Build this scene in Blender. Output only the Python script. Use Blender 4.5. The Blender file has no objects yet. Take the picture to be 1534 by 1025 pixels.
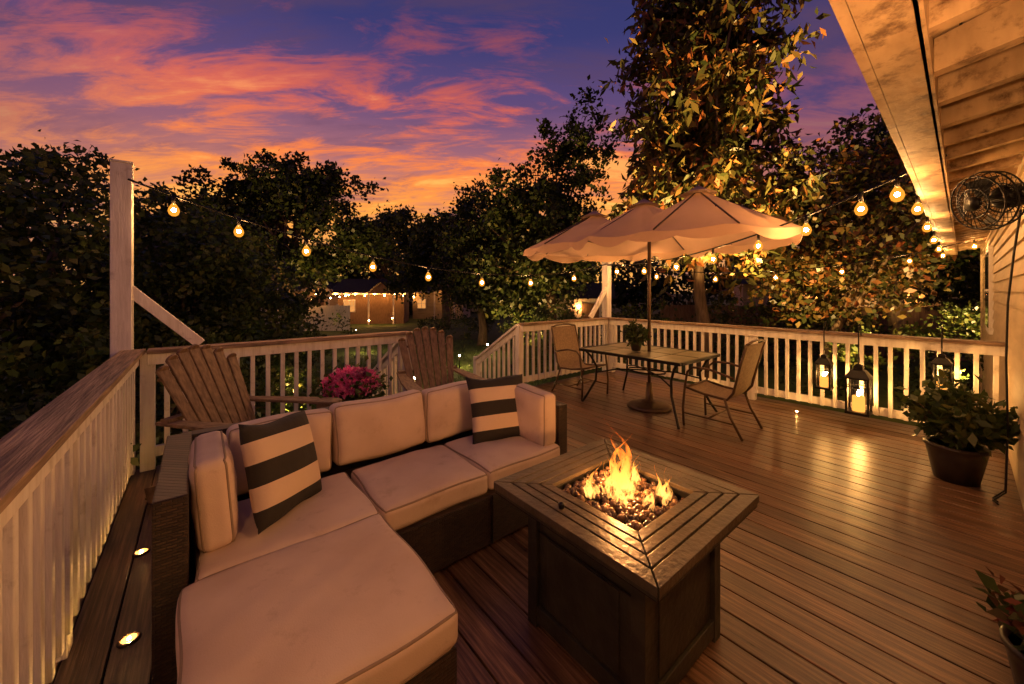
import bpy, math, random
import numpy as np
from mathutils import Vector, Matrix, Euler
random.seed(7); rng=np.random.default_rng(7)
sc=bpy.context.scene
TH=math.radians(39.3)
VX=Vector((math.cos(TH),math.sin(TH),0)); UX=Vector((-math.sin(TH),math.cos(TH),0))
def P(p,q,z=0): return VX*p+UX*q+Vector((0,0,z))
GZ=-0.85
# ---------------- materials
def newmat(name):
    m=bpy.data.materials.new(name); m.use_nodes=True
    nt=m.node_tree; nt.nodes.clear()
    return m,nt,nt.nodes,nt.links
def ramp(N,stops):
    r=N.new('ShaderNodeValToRGB'); e=r.color_ramp.elements
    while len(e)<len(stops): e.new(.5)
    for i,(p,c) in enumerate(stops):
        e[i].position=p; e[i].color=(c[0],c[1],c[2],1)
    return r
def M(name,c1,c2=None,scale=8,stretch=(1,1,1),rough=.6,metal=0,bump=0,bscale=None,lo=.35,hi=.65,detail=6,spec=.4,stain=None,bdist=.01):
    m,nt,N,L=newmat(name)
    o=N.new('ShaderNodeOutputMaterial'); b=N.new('ShaderNodeBsdfPrincipled'); L.new(b.outputs[0],o.inputs[0])
    tc=N.new('ShaderNodeTexCoord'); mp=N.new('ShaderNodeMapping'); mp.inputs['Scale'].default_value=stretch
    L.new(tc.outputs['Object'],mp.inputs[0])
    b.inputs['Roughness'].default_value=rough; b.inputs['Metallic'].default_value=metal
    b.inputs['Specular IOR Level'].default_value=spec
    n=N.new('ShaderNodeTexNoise'); n.inputs['Scale'].default_value=scale; n.inputs['Detail'].default_value=detail
    L.new(mp.outputs[0],n.inputs[0])
    c2=c2 or tuple(x*.8 for x in c1)
    r=ramp(N,[(lo,c1),(hi,c2)]); L.new(n.outputs['Fac'],r.inputs[0]); col=r.outputs[0]
    if stain:
        c3,ssc,a,z=stain
        n4=N.new('ShaderNodeTexNoise'); n4.inputs['Scale'].default_value=ssc; n4.inputs['Detail'].default_value=9; n4.inputs['Roughness'].default_value=.7
        L.new(tc.outputs['Object'],n4.inputs[0]); mr=N.new('ShaderNodeMapRange'); mr.inputs[1].default_value=a; mr.inputs[2].default_value=z; L.new(n4.outputs[0],mr.inputs[0])
        mx=N.new('ShaderNodeMix'); mx.data_type='RGBA'; L.new(mr.outputs[0],mx.inputs[0]); L.new(col,mx.inputs[6]); mx.inputs[7].default_value=(*c3,1); col=mx.outputs[2]
    L.new(col,b.inputs['Base Color'])
    if bump:
        n2=N.new('ShaderNodeTexNoise'); n2.inputs['Scale'].default_value=bscale or scale*3; n2.inputs['Detail'].default_value=6
        L.new(mp.outputs[0],n2.inputs[0])
        bp=N.new('ShaderNodeBump'); bp.inputs['Strength'].default_value=bump; bp.inputs['Distance'].default_value=bdist
        L.new(n2.outputs['Fac'],bp.inputs['Height']); L.new(bp.outputs[0],b.inputs['Normal'])
    return m
def EM(name,col,st,transp=0,samp=True):
    m,nt,N,L=newmat(name)
    o=N.new('ShaderNodeOutputMaterial'); e=N.new('ShaderNodeEmission'); e.inputs[0].default_value=(*col,1); e.inputs[1].default_value=st
    if transp:
        t=N.new('ShaderNodeBsdfTransparent'); mx=N.new('ShaderNodeMixShader'); mx.inputs[0].default_value=transp
        L.new(e.outputs[0],mx.inputs[1]); L.new(t.outputs[0],mx.inputs[2]); L.new(mx.outputs[0],o.inputs[0])
    else: L.new(e.outputs[0],o.inputs[0])
    if not samp: m.cycles.emission_sampling='NONE'
    return m
white=M('white_paint',(.80,.74,.66),(.60,.53,.44),scale=6,stretch=(4,4,.5),rough=.5,bump=.3,bscale=22,lo=.42,hi=.78,stain=((.33,.26,.19),5,.56,.78))
capwood=M('weathered_wood',(.10,.060,.036),(.40,.27,.17),scale=3.2,stretch=(1.0,16,16),rough=.5,bump=.8,bscale=7,lo=.33,hi=.68,stain=((.07,.045,.03),3,.55,.75))
chairwood=M('teak_stain',(.11,.065,.038),(.24,.15,.09),scale=6,stretch=(3,9,3),rough=.6,bump=.25)
fabric=M('beige_canvas',(.66,.51,.40),(.53,.39,.30),scale=2.6,rough=.92,bump=.35,bscale=240,bdist=.002,lo=.38,hi=.68,detail=9,stain=((.40,.28,.20),7,.56,.84))
piping=M('piping',(.32,.23,.16),rough=.9)
blackmetal=M('black_metal',(.02,.018,.016),rough=.4,metal=.5)
fanblack=M('fan_black_enamel',(.007,.006,.006),rough=.45,spec=.3)
bronze=M('bronze_metal',(.12,.075,.045),rough=.4,metal=.6)
sling=M('sling_fabric',(.32,.22,.13),(.23,.16,.095),scale=40,rough=.8,bump=.2,bscale=200)
def canopymat():
    m=M('canopy_canvas',(.64,.44,.32),(.53,.36,.26),scale=3,rough=.9)
    nt=m.node_tree;N=nt.nodes;L=nt.links
    b=[x for x in N if x.type=='BSDF_PRINCIPLED'][0];o=[x for x in N if x.type=='OUTPUT_MATERIAL'][0]
    t=N.new('ShaderNodeBsdfTranslucent');t.inputs[0].default_value=(.7,.42,.24,1);mx=N.new('ShaderNodeMixShader');mx.inputs[0].default_value=.35
    L.new(b.outputs[0],mx.inputs[1]);L.new(t.outputs[0],mx.inputs[2]);L.new(mx.outputs[0],o.inputs[0]);return m
canopym=canopymat()
firetop=M('fire_table_slats',(.050,.038,.024),(.105,.078,.047),scale=9,stretch=(1,1,1),rough=.42,bump=.4,bscale=50)
firebody=M('fire_table_body',(.025,.022,.016),(.048,.042,.028),scale=9,rough=.45,bump=.3,bscale=40)
potm=M('dark_glazed_pot',(.025,.018,.014),(.05,.035,.025),rough=.35)
soil_and_dark_fill=M('soil_and_dark_fill',(.02,.014,.01),rough=.95)
bark=M('bark',(.09,.06,.035),(.19,.13,.08),scale=5,stretch=(3,3,.6),rough=.9,bump=.8,bscale=12)
housepaint=M('cream_siding_paint',(.56,.43,.27),(.42,.31,.19),scale=3,stretch=(.6,1,3),rough=.6,bump=.15,bscale=25,lo=.4,hi=.75)
soffitm=M('soffit_boards',(.47,.32,.17),(.27,.165,.08),scale=4,stretch=(1,3,1),rough=.6,bump=.5,bscale=12,lo=.40,hi=.75,stain=((.13,.07,.03),9,.50,.66))
tabletop=M('table_slate_top',(.10,.095,.06),(.17,.15,.09),scale=6,rough=.35,bump=.1)
core=EM('bulb_filament',(1,.48,.15),2200)
shell=EM('bulb_amber_glow_glass',(1,.34,.03),1.7,.5,False)  # halo around the filament put into the glass as emission
discm=EM('led_disc',(1,.42,.08),4.5)
candlem=EM('candle_flame',(1,.5,.13),1400)
def wicker():
    m,nt,N,L=newmat('dark_wicker')
    o=N.new('ShaderNodeOutputMaterial'); b=N.new('ShaderNodeBsdfPrincipled'); L.new(b.outputs[0],o.inputs[0])
    tc=N.new('ShaderNodeTexCoord'); s=N.new('ShaderNodeSeparateXYZ'); L.new(tc.outputs['Object'],s.inputs[0])
    a=N.new('ShaderNodeMath'); L.new(s.outputs[0],a.inputs[0]); L.new(s.outputs[1],a.inputs[1])
    c=N.new('ShaderNodeCombineXYZ'); L.new(a.outputs[0],c.inputs[0]); L.new(s.outputs[2],c.inputs[1])
    k=N.new('ShaderNodeTexBrick'); k.inputs['Scale'].default_value=1; k.inputs['Brick Width'].default_value=.03; k.inputs['Row Height'].default_value=.011
    k.inputs['Mortar Size'].default_value=.0022; k.inputs['Mortar Smooth'].default_value=1
    k.inputs['Color1'].default_value=(.060,.034,.020,1); k.inputs['Color2'].default_value=(.026,.015,.010,1); k.inputs['Mortar'].default_value=(.004,.003,.002,1)
    L.new(c.outputs[0],k.inputs[0]); L.new(k.outputs[0],b.inputs['Base Color']); b.inputs['Roughness'].default_value=.45
    bp=N.new('ShaderNodeBump'); bp.invert=True; bp.inputs['Strength'].default_value=.9; bp.inputs['Distance'].default_value=.006
    L.new(k.outputs['Fac'],bp.inputs['Height']); L.new(bp.outputs[0],b.inputs['Normal'])
    return m
wick=wicker()
def stripes():
    m,nt,N,L=newmat('striped_canvas')
    o=N.new('ShaderNodeOutputMaterial'); b=N.new('ShaderNodeBsdfPrincipled'); L.new(b.outputs[0],o.inputs[0])
    tc=N.new('ShaderNodeTexCoord'); s=N.new('ShaderNodeSeparateXYZ'); L.new(tc.outputs['Object'],s.inputs[0])
    a=N.new('ShaderNodeMath'); a.operation='MULTIPLY_ADD'; a.inputs[1].default_value=1/.48; a.inputs[2].default_value=.5; L.new(s.outputs[1],a.inputs[0])
    k=(.022,.018,.014); w=(.60,.45,.32)
    r=ramp(N,[(0,k),(.2,w),(.4,k),(.6,w),(.8,k)]); r.color_ramp.interpolation='CONSTANT'; L.new(a.outputs[0],r.inputs[0]); L.new(r.outputs[0],b.inputs['Base Color'])
    b.inputs['Roughness'].default_value=.9
    n=N.new('ShaderNodeTexNoise'); n.inputs['Scale'].default_value=9; n.inputs['Detail'].default_value=8; L.new(tc.outputs['Object'],n.inputs[0])
    bp=N.new('ShaderNodeBump'); bp.inputs['Strength'].default_value=.5; bp.inputs['Distance'].default_value=.02; L.new(n.outputs[0],bp.inputs['Height']); L.new(bp.outputs[0],b.inputs['Normal'])
    return m
stripem=stripes()
def deckmat():
    m,nt,N,L=newmat('composite_decking')
    o=N.new('ShaderNodeOutputMaterial'); b=N.new('ShaderNodeBsdfPrincipled'); L.new(b.outputs[0],o.inputs[0])
    tc=N.new('ShaderNodeTexCoord'); s=N.new('ShaderNodeSeparateXYZ'); L.new(tc.outputs['Object'],s.inputs[0])
    d=N.new('ShaderNodeMath'); d.operation='DIVIDE'; d.inputs[1].default_value=.145; L.new(s.outputs[0],d.inputs[0])
    f=N.new('ShaderNodeMath'); f.operation='FLOOR'; L.new(d.outputs[0],f.inputs[0])
    wn=N.new('ShaderNodeTexWhiteNoise'); wn.noise_dimensions='1D'; L.new(f.outputs[0],wn.inputs['W'])
    ad=N.new('ShaderNodeVectorMath'); ad.operation='MULTIPLY_ADD'; ad.inputs[1].default_value=(5,7,9); L.new(wn.outputs['Color'],ad.inputs[0]); L.new(tc.outputs['Object'],ad.inputs[2])
    mp=N.new('ShaderNodeMapping'); mp.inputs['Scale'].default_value=(30,1.0,1); L.new(ad.outputs[0],mp.inputs[0])
    n=N.new('ShaderNodeTexNoise'); n.inputs['Scale'].default_value=2.2; n.inputs['Detail'].default_value=8; n.inputs['Roughness'].default_value=.7; L.new(mp.outputs[0],n.inputs[0])
    r=ramp(N,[(.34,(.042,.020,.011)),(.5,(.135,.070,.038)),(.66,(.31,.175,.10))]); L.new(n.outputs['Fac'],r.inputs[0])
    mr=N.new('ShaderNodeMapRange'); mr.inputs['To Min'].default_value=.7; mr.inputs['To Max'].default_value=1.3; L.new(wn.outputs['Value'],mr.inputs[0])
    n3=N.new('ShaderNodeTexNoise'); n3.inputs['Scale'].default_value=.9; n3.inputs['Detail'].default_value=6; L.new(tc.outputs['Object'],n3.inputs[0])
    mr3=N.new('ShaderNodeMapRange'); mr3.inputs['From Min'].default_value=.3; mr3.inputs['From Max'].default_value=.7; mr3.inputs['To Min'].default_value=.7; mr3.inputs['To Max'].default_value=1.25; L.new(n3.outputs[0],mr3.inputs[0])
    mm=N.new('ShaderNodeMath'); mm.operation='MULTIPLY'; L.new(mr.outputs[0],mm.inputs[0]); L.new(mr3.outputs[0],mm.inputs[1])
    sc_=N.new('ShaderNodeVectorMath'); sc_.operation='SCALE'; L.new(r.outputs[0],sc_.inputs[0]); L.new(mm.outputs[0],sc_.inputs['Scale']); L.new(sc_.outputs[0],b.inputs['Base Color'])
    rr=N.new('ShaderNodeMapRange'); rr.inputs['To Min'].default_value=.2; rr.inputs['To Max'].default_value=.46; L.new(n.outputs[0],rr.inputs[0]); L.new(rr.outputs[0],b.inputs['Roughness'])
    bp=N.new('ShaderNodeBump'); bp.inputs['Strength'].default_value=.45; bp.inputs['Distance'].default_value=.004; L.new(n.outputs[0],bp.inputs['Height']); L.new(bp.outputs[0],b.inputs['Normal'])
    return m
deckm=deckmat()
def leafmat(name,stops,tr=.3,nscale=.7):
    m,nt,N,L=newmat(name)
    o=N.new('ShaderNodeOutputMaterial'); b=N.new('ShaderNodeBsdfPrincipled'); t=N.new('ShaderNodeBsdfTranslucent'); mx=N.new('ShaderNodeMixShader'); mx.inputs[0].default_value=tr
    g=N.new('ShaderNodeNewGeometry'); r=ramp(N,stops); L.new(g.outputs['Random Per Island'],r.inputs[0])
    tc=N.new('ShaderNodeTexCoord'); n=N.new('ShaderNodeTexNoise'); n.inputs['Scale'].default_value=nscale; n.inputs['Detail'].default_value=3; L.new(tc.outputs['Object'],n.inputs[0])
    mr=N.new('ShaderNodeMapRange'); mr.inputs['From Min'].default_value=.35; mr.inputs['From Max'].default_value=.65; mr.inputs['To Min'].default_value=.45; mr.inputs['To Max'].default_value=1.4; L.new(n.outputs[0],mr.inputs[0])
    s=N.new('ShaderNodeVectorMath'); s.operation='SCALE'; L.new(r.outputs[0],s.inputs[0]); L.new(mr.outputs[0],s.inputs['Scale'])
    L.new(s.outputs[0],b.inputs['Base Color']); L.new(s.outputs[0],t.inputs[0]); b.inputs['Roughness'].default_value=.4; b.inputs['Specular IOR Level'].default_value=.4
    L.new(b.outputs[0],mx.inputs[1]); L.new(t.outputs[0],mx.inputs[2]); L.new(mx.outputs[0],o.inputs[0])
    return m
leafA=leafmat('leaves_green',[(0,(.03,.055,.012)),(.6,(.06,.09,.02)),(1,(.12,.12,.03))])
leafD=leafmat('leaves_dark',[(0,(.022,.038,.010)),(.7,(.05,.07,.018)),(1,(.095,.09,.025))])
leafG=leafmat('leaves_magnolia',[(0,(.03,.045,.012)),(.45,(.09,.085,.022)),(.8,(.20,.12,.03)),(1,(.28,.09,.03))])
leafR=leafmat('leaves_redgreen',[(0,(.03,.05,.015)),(.6,(.05,.07,.02)),(.85,(.16,.04,.025)),(1,(.22,.07,.04))],nscale=3)
petal=leafmat('petals_pink',[(0,(.60,.05,.24)),(.5,(.82,.13,.42)),(1,(.88,.32,.58))],tr=.25,nscale=6)
# ---------------- builder
class B:
    def __init__(s): s.v=[];s.f=[];s.m=[];s.s=[];s.mats=[]
    def add(s,vs,fs,mat,smooth=False,T=None):
        if mat not in s.mats: s.mats.append(mat)
        k=s.mats.index(mat); o=len(s.v)
        if T is not None: vs=[T@Vector(v) for v in vs]
        s.v.extend([tuple(v) for v in vs])
        for f in fs: s.f.append(tuple(i+o for i in f)); s.m.append(k); s.s.append(smooth)
    def box(s,c,sz,mat,rot=(0,0,0)):
        T=Matrix.Translation(c)@Euler(rot).to_matrix().to_4x4()
        x,y,z=[a/2 for a in sz]
        vs=[(-x,-y,-z),(x,-y,-z),(x,y,-z),(-x,y,-z),(-x,-y,z),(x,-y,z),(x,y,z),(-x,y,z)]
        s.add(vs,[(3,2,1,0),(4,5,6,7),(0,1,5,4),(1,2,6,5),(2,3,7,6),(3,0,4,7)],mat,False,T)
    def beam(s,a,b,w,h,mat,up=(0,0,1),w2=None):
        a=Vector(a);b=Vector(b);d=(b-a);L=d.length;d.normalize();u=Vector(up)
        y=u.cross(d)
        if y.length<1e-4: y=Vector((0,1,0)).cross(d)
        y.normalize();z=d.cross(y)
        T=Matrix(((d.x,y.x,z.x,0),(d.y,y.y,z.y,0),(d.z,y.z,z.z,0),(0,0,0,1))); T=Matrix.Translation((a+b)/2)@T
        x,yy,zz=L/2,w/2,h/2;y2=(w2 or w)/2
        vs=[(-x,-yy,-zz),(x,-y2,-zz),(x,y2,-zz),(-x,yy,-zz),(-x,-yy,zz),(x,-y2,zz),(x,y2,zz),(-x,yy,zz)]
        s.add(vs,[(3,2,1,0),(4,5,6,7),(0,1,5,4),(1,2,6,5),(2,3,7,6),(3,0,4,7)],mat,False,T)
    def tube(s,pts,r,mat,n=8,closed=False,caps=True):
        pts=[Vector(p) for p in pts]; N=len(pts); rs=r if isinstance(r,(list,tuple)) else [r]*N
        vs=[];prev=None
        for i in range(N):
            if closed: t=pts[(i+1)%N]-pts[i-1]
            else: t=pts[min(i+1,N-1)]-pts[max(i-1,0)]
            t.normalize()
            if prev is None:
                a=Vector((0,0,1)) if abs(t.z)<.9 else Vector((1,0,0))
                x=a.cross(t).normalized()
            else:
                x=prev-t*prev.dot(t)
                x.normalize()
            prev=x;y=t.cross(x)
            for k in range(n):
                a=2*math.pi*k/n; vs.append(pts[i]+(x*math.cos(a)+y*math.sin(a))*rs[i])
        fs=[]
        for i in range(N if closed else N-1):
            j=(i+1)%N
            for k in range(n):
                l=(k+1)%n; fs.append((i*n+k,i*n+l,j*n+l,j*n+k))
        if not closed and caps: fs.append(tuple(range(n-1,-1,-1))); fs.append(tuple((N-1)*n+k for k in range(n)))
        s.add(vs,fs,mat,True)
    def lathe(s,prof,c,mat,n=20,T=None,smooth=True):
        vs=[];N=len(prof)
        for r,z in prof:
            for k in range(n):
                a=2*math.pi*k/n; vs.append((c[0]+r*math.cos(a),c[1]+r*math.sin(a),c[2]+z))
        fs=[(i*n+k,i*n+(k+1)%n,(i+1)*n+(k+1)%n,(i+1)*n+k) for i in range(N-1) for k in range(n)]
        if prof[0][0]>1e-4: fs.append(tuple(range(n-1,-1,-1)))
        if prof[-1][0]>1e-4: fs.append(tuple((N-1)*n+k for k in range(n)))
        s.add(vs,fs,mat,smooth,T)
    def ball(s,c,r,mat,n=8,sx=1,sy=1,sz=1,jit=0):
        vs=[];m=max(4,n//2+1)
        T=Euler((random.random()*6,random.random()*6,random.random()*6)).to_matrix() if jit else Matrix.Identity(3)
        for i in range(m+1):
            ph=math.pi*i/m
            for k in range(n):
                a=2*math.pi*k/n; rr=r*(1+random.uniform(-jit,jit))
                v=T@Vector((rr*sx*math.sin(ph)*math.cos(a),rr*sy*math.sin(ph)*math.sin(a),rr*sz*math.cos(ph)))
                vs.append(Vector(c)+v)
        fs=[(i*n+k,(i+1)*n+k,(i+1)*n+(k+1)%n,i*n+(k+1)%n) for i in range(m) for k in range(n)]
        s.add(vs,fs,mat,True)
    def prism(s,poly,z0,z1,mat):
        n=len(poly); vs=[(x,y,z0) for x,y in poly]+[(x,y,z1) for x,y in poly]
        fs=[tuple(range(n-1,-1,-1)),tuple(range(n,2*n))]+[(i,(i+1)%n,n+(i+1)%n,n+i) for i in range(n)]
        s.add(vs,fs,mat)
    def cushion(s,c,sz,mat,r=.03,puff=.02,rot=(0,0,0),pipe=True,ax=2,seed=0):
        h=Vector(sz)/2;n=24
        T=Matrix.Translation(c)@Euler(rot).to_matrix().to_4x4()
        ts=[math.sin((-1+2*i/n)*math.pi/2)*.5+(-1+2*i/n)*.5 for i in range(n+1)]
        def pos(v):
            q=Vector([max(-(h[i]-r),min(h[i]-r,v[i]*h[i])) for i in range(3)]); d=Vector([v[i]*h[i] for i in range(3)])-q
            if d.length>1e-6: d=d.normalized()*r
            w=q+d
            o=[i for i in range(3) if i!=ax]
            k=(1-v[o[0]]**2)*(1-v[o[1]]**2)
            a_,b_=w[o[0]],w[o[1]]
            ed=max(abs(v[o[0]]),abs(v[o[1]]))
            pk_=.004*math.sin(38*(a_ if abs(v[o[1]])>abs(v[o[0]]) else b_)+seed*5)*max(0,ed-.6)*2.5*(1-ed)*4
            w[ax]+=math.copysign(1,v[ax])*puff*k**.6*abs(v[ax]) + (.006*math.sin(9*a_+seed)*math.cos(7*b_+seed*2)+.003*math.sin(23*a_+14*b_+seed)+.0025*math.sin(37*b_-22*a_+seed*3))*k**.7+pk_
            for oo,o2 in ((o[0],o[1]),(o[1],o[0])):
                w[oo]+=.007*math.sin(w[o2]*11+seed*3+oo)*abs(v[oo])
            return w
        for a in range(3):
            b,cc=[i for i in range(3) if i!=a]
            for sg in (-1,1):
                vs=[]
                for i in range(n+1):
                    for j in range(n+1):
                        v=[0,0,0]; v[a]=sg; v[b]=ts[i]; v[cc]=ts[j]; vs.append(pos(v))
                fl=(sg>0)==(a!=1)
                fs=[]
                for i in range(n):
                    for j in range(n):
                        q=(i*(n+1)+j,(i+1)*(n+1)+j,(i+1)*(n+1)+j+1,i*(n+1)+j+1); fs.append(q if fl else q[::-1])
                s.add(vs,fs,mat,True,T)
        if pipe:
            o=[i for i in range(3) if i!=ax]
            for sg in (-1,1):
                pts=[];m=16;ring=[]
                for i in range(m): ring.append((-1+2*i/m,-1))
                for i in range(m): ring.append((1,-1+2*i/m))
                for i in range(m): ring.append((1-2*i/m,1))
                for i in range(m): ring.append((-1,1-2*i/m))
                for u,v_ in ring:
                    v=[0,0,0];v[ax]=sg;v[o[0]]=u;v[o[1]]=v_
                    pts.append(T@pos(v))
                s.tube(pts,.005,piping,6,closed=True)
    def obj(s,name,loc=(0,0,0),rz=0,bevel=0,parent=None,merge=False,M4=None):
        me=bpy.data.meshes.new(name); me.from_pydata(s.v,[],s.f)
        for m in s.mats: me.materials.append(m)
        me.polygons.foreach_set('material_index',s.m); me.polygons.foreach_set('use_smooth',s.s); me.update()
        if merge:
            import bmesh
            bm=bmesh.new(); bm.from_mesh(me); bmesh.ops.remove_doubles(bm,verts=bm.verts,dist=.0004); bm.to_mesh(me); bm.free()
        o=bpy.data.objects.new(name,me); sc.collection.objects.link(o)
        if M4 is not None: o.matrix_world=M4
        else: o.location=loc; o.rotation_euler=(0,0,rz)
        if parent: o.parent=parent
        if bevel:
            b=o.modifiers.new('bevel','BEVEL'); b.width=bevel; b.segments=2; b.limit_method='ANGLE'; b.angle_limit=math.radians(50)
        return o
# ---------------- world sky
w=bpy.data.worlds.new('World'); sc.world=w; w.use_nodes=True
nt=w.node_tree;N=nt.nodes;L=nt.links;N.clear()
def mth(op,a=None,b=None,c=None):
    n=N.new('ShaderNodeMath');n.operation=op
    for i,x in enumerate((a,b,c)):
        if x is None: continue
        if isinstance(x,(int,float)): n.inputs[i].default_value=x
        else: L.new(x,n.inputs[i])
    return n.outputs[0]
def mixc(f,a,b):
    n=N.new('ShaderNodeMix');n.data_type='RGBA'
    L.new(f,n.inputs[0]);L.new(a,n.inputs[6]);L.new(b,n.inputs[7]);return n.outputs[2]
def mrange(x,a,b,c=0,d=1,sm=True):
    n=N.new('ShaderNodeMapRange')
    if sm:n.interpolation_type='SMOOTHSTEP'
    L.new(x,n.inputs[0]);n.inputs[1].default_value=a;n.inputs[2].default_value=b;n.inputs[3].default_value=c;n.inputs[4].default_value=d;return n.outputs[0]
out=N.new('ShaderNodeOutputWorld');bg=N.new('ShaderNodeBackground');L.new(bg.outputs[0],out.inputs[0])
tc=N.new('ShaderNodeTexCoord');sp=N.new('ShaderNodeSeparateXYZ');L.new(tc.outputs['Generated'],sp.inputs[0])
X,Y,Z=sp.outputs
hl=mth('SQRT',mth('ADD',mth('MULTIPLY',X,X),mth('MULTIPLY',Y,Y)))
dt=mth('DIVIDE',mth('ADD',mth('MULTIPLY',X,-.20),mth('MULTIPLY',Y,.98)),mth('MAXIMUM',hl,.01))
glow=mrange(dt,.55,1.0)
Zc=mth('MAXIMUM',Z,0)
def wr(st):
    r=ramp(N,st);L.new(Zc,r.inputs[0]);return r.outputs[0]
cool=wr([(0,(.34,.12,.13)),(.2,(.18,.085,.16)),(.34,(.085,.055,.16)),(.48,(.045,.042,.15)),(.62,(.028,.034,.135)),(1,(.015,.02,.08))])
warm=wr([(0,(1.0,.46,.10)),(.14,(1.0,.40,.10)),(.23,(.82,.27,.12)),(.32,(.40,.15,.18)),(.43,(.13,.075,.20)),(.55,(.045,.046,.17)),(.7,(.028,.034,.14)),(1,(.016,.022,.09))])
base=mixc(glow,cool,warm)
den=mth('ADD',Zc,.16)
cx=mth('DIVIDE',X,den);cy=mth('DIVIDE',Y,den)
cb=N.new('ShaderNodeCombineXYZ');L.new(cx,cb.inputs[0]);L.new(cy,cb.inputs[1])
def noise(scale,stretch,rot,loc,det=10,ro=.62,dist=.3):
    mp=N.new('ShaderNodeMapping');mp.inputs['Rotation'].default_value=(0,0,math.radians(rot));mp.inputs['Scale'].default_value=stretch;mp.inputs['Location'].default_value=loc;L.new(cb.outputs[0],mp.inputs[0])
    n1=N.new('ShaderNodeTexNoise');n1.inputs['Scale'].default_value=scale;n1.inputs['Detail'].default_value=det;n1.inputs['Roughness'].default_value=ro;n1.inputs['Distortion'].default_value=dist;L.new(mp.outputs[0],n1.inputs[0]);return n1.outputs['Fac']
nA=noise(1.1,(.8,1.6,1),-40,(5.3,.6,0))
nB=noise(3.0,(.7,2.2,1),-50,(2,7,0),ro=.66,dist=.6)
nC=noise(1.2,(.7,1.9,1),-30,(9,4,0),det=9)
comb=mth('ADD',mth('MULTIPLY',nA,.5),mth('MULTIPLY',nB,.5))
hz=mrange(Z,.33,.56,.035,-.075)            # fewer clouds overhead, more toward the horizon
comb=mth('ADD',comb,hz)
cf=mrange(comb,.465,.575)
cl=wr([(0,(1.15,.52,.09)),(.19,(1.1,.40,.07)),(.30,(1.0,.25,.065)),(.40,(.78,.15,.09)),(.50,(.36,.08,.12)),(.62,(.12,.05,.12)),(1,(.05,.03,.08))])
hot=wr([(0,(1.3,.75,.18)),(.2,(1.25,.62,.13)),(.33,(1.15,.42,.10)),(.45,(.85,.22,.12)),(.6,(.25,.08,.13)),(1,(.06,.03,.08))])
cl=mixc(mrange(comb,.56,.66),cl,hot)
g2=mrange(dt,.66,.95,.22,1)
cf2=mth('MULTIPLY',cf,g2)
dk=wr([(0,(.34,.12,.12)),(.3,(.15,.07,.13)),(1,(.03,.03,.09))])
skyc=mixc(mrange(nC,.46,.64,0,.7),base,dk)
skyc=mixc(cf2,skyc,cl)
L.new(skyc,bg.inputs[0]);bg.inputs[1].default_value=1.0
# ---------------- camera
cam=bpy.data.cameras.new('camera');co=bpy.data.objects.new('camera',cam);sc.collection.objects.link(co)
co.location=(0,0,1.48);co.rotation_euler=(math.radians(90),0,0);cam.sensor_width=36;cam.lens=570/1534*36;cam.shift_y=-75.5/1534;cam.clip_start=.03;cam.clip_end=2000
sc.camera=co
sc.view_settings.view_transform='Standard'
# ---------------- ground
b=B()
b.add([(-500,-500,0),(500,-500,0),(500,500,0),(-500,500,0)],[(0,1,2,3)],M('lawn',(.045,.085,.014),(.09,.125,.028),scale=3,rough=.95,bump=.8,bscale=60,lo=.3,hi=.7))
b.obj('ground',(0,0,GZ))
def leafmesh(name,C,mat,size,parent=None,up=0.0,asp=.32,loc=(0,0,0)):
    C=np.asarray(C,dtype=np.float32);n=len(C)
    d=rng.normal(size=(n,3));d[:,2]+=up;d/=np.linalg.norm(d,axis=1)[:,None]
    e=rng.normal(size=(n,3));s=np.cross(d,e);s/=np.linalg.norm(s,axis=1)[:,None]
    Ls=(size*rng.uniform(.6,1.35,size=n))[:,None]
    nn=np.cross(d,s)
    V=np.stack([C,C+d*Ls*.5+s*Ls*asp+nn*Ls*.06,C+d*Ls-nn*Ls*.1,C+d*Ls*.5-s*Ls*asp+nn*Ls*.06],axis=1).reshape(-1,3).astype(np.float32)
    me=bpy.data.meshes.new(name);me.vertices.add(4*n);me.vertices.foreach_set('co',V.ravel())
    me.loops.add(4*n);me.loops.foreach_set('vertex_index',np.arange(4*n,dtype=np.int32))
    me.polygons.add(n);me.polygons.foreach_set('loop_start',np.arange(0,4*n,4,dtype=np.int32));me.polygons.foreach_set('loop_total',np.full(n,4,dtype=np.int32))
    me.materials.append(mat);me.update(calc_edges=True);me.validate()
    o=bpy.data.objects.new(name,me);sc.collection.objects.link(o);o.location=loc
    if parent:o.parent=parent
    return o
gx=rng.uniform(-6,3,22000);gy=rng.uniform(6,18,22000)
leafmesh('lawn_grass',np.stack([gx,gy,np.full(22000,GZ)],1),leafmat('grass_blades',[(0,(.05,.10,.016)),(1,(.11,.15,.035))]),.09,up=2.5,asp=.07)
# ---------------- trees
def clumps(ells,n,k,sig,inner=.45):
    out=[];vols=np.array([e[3]*e[4]*e[5] for e in ells]);vols/=vols.sum();subs=[]
    for e,vf in zip(ells,vols):
        m=max(3,int(n*vf));d=rng.normal(size=(m,3));d/=np.linalg.norm(d,axis=1)[:,None]
        r=rng.uniform(inner,1.1,size=(m,1))
        c=np.array(e[:3])+d*r*np.array(e[3:6]);subs.append(c)
    subs=np.concatenate(subs)
    for c in subs:
        s=sig*rng.uniform(.5,1.3);kk=int(k*rng.uniform(.5,1.4))
        ax=rng.normal(size=3);ax[2]=abs(ax[2])+.5;ax/=np.linalg.norm(ax)
        tt=rng.uniform(-1,2.4,size=(kk,1))
        p=rng.normal(size=(kk,3))*s*np.array([1,1,.7])*(1.15-.3*np.clip(tt,0,3))+ax*tt*s
        out.append(c+p)
    return np.concatenate(out),subs
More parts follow.
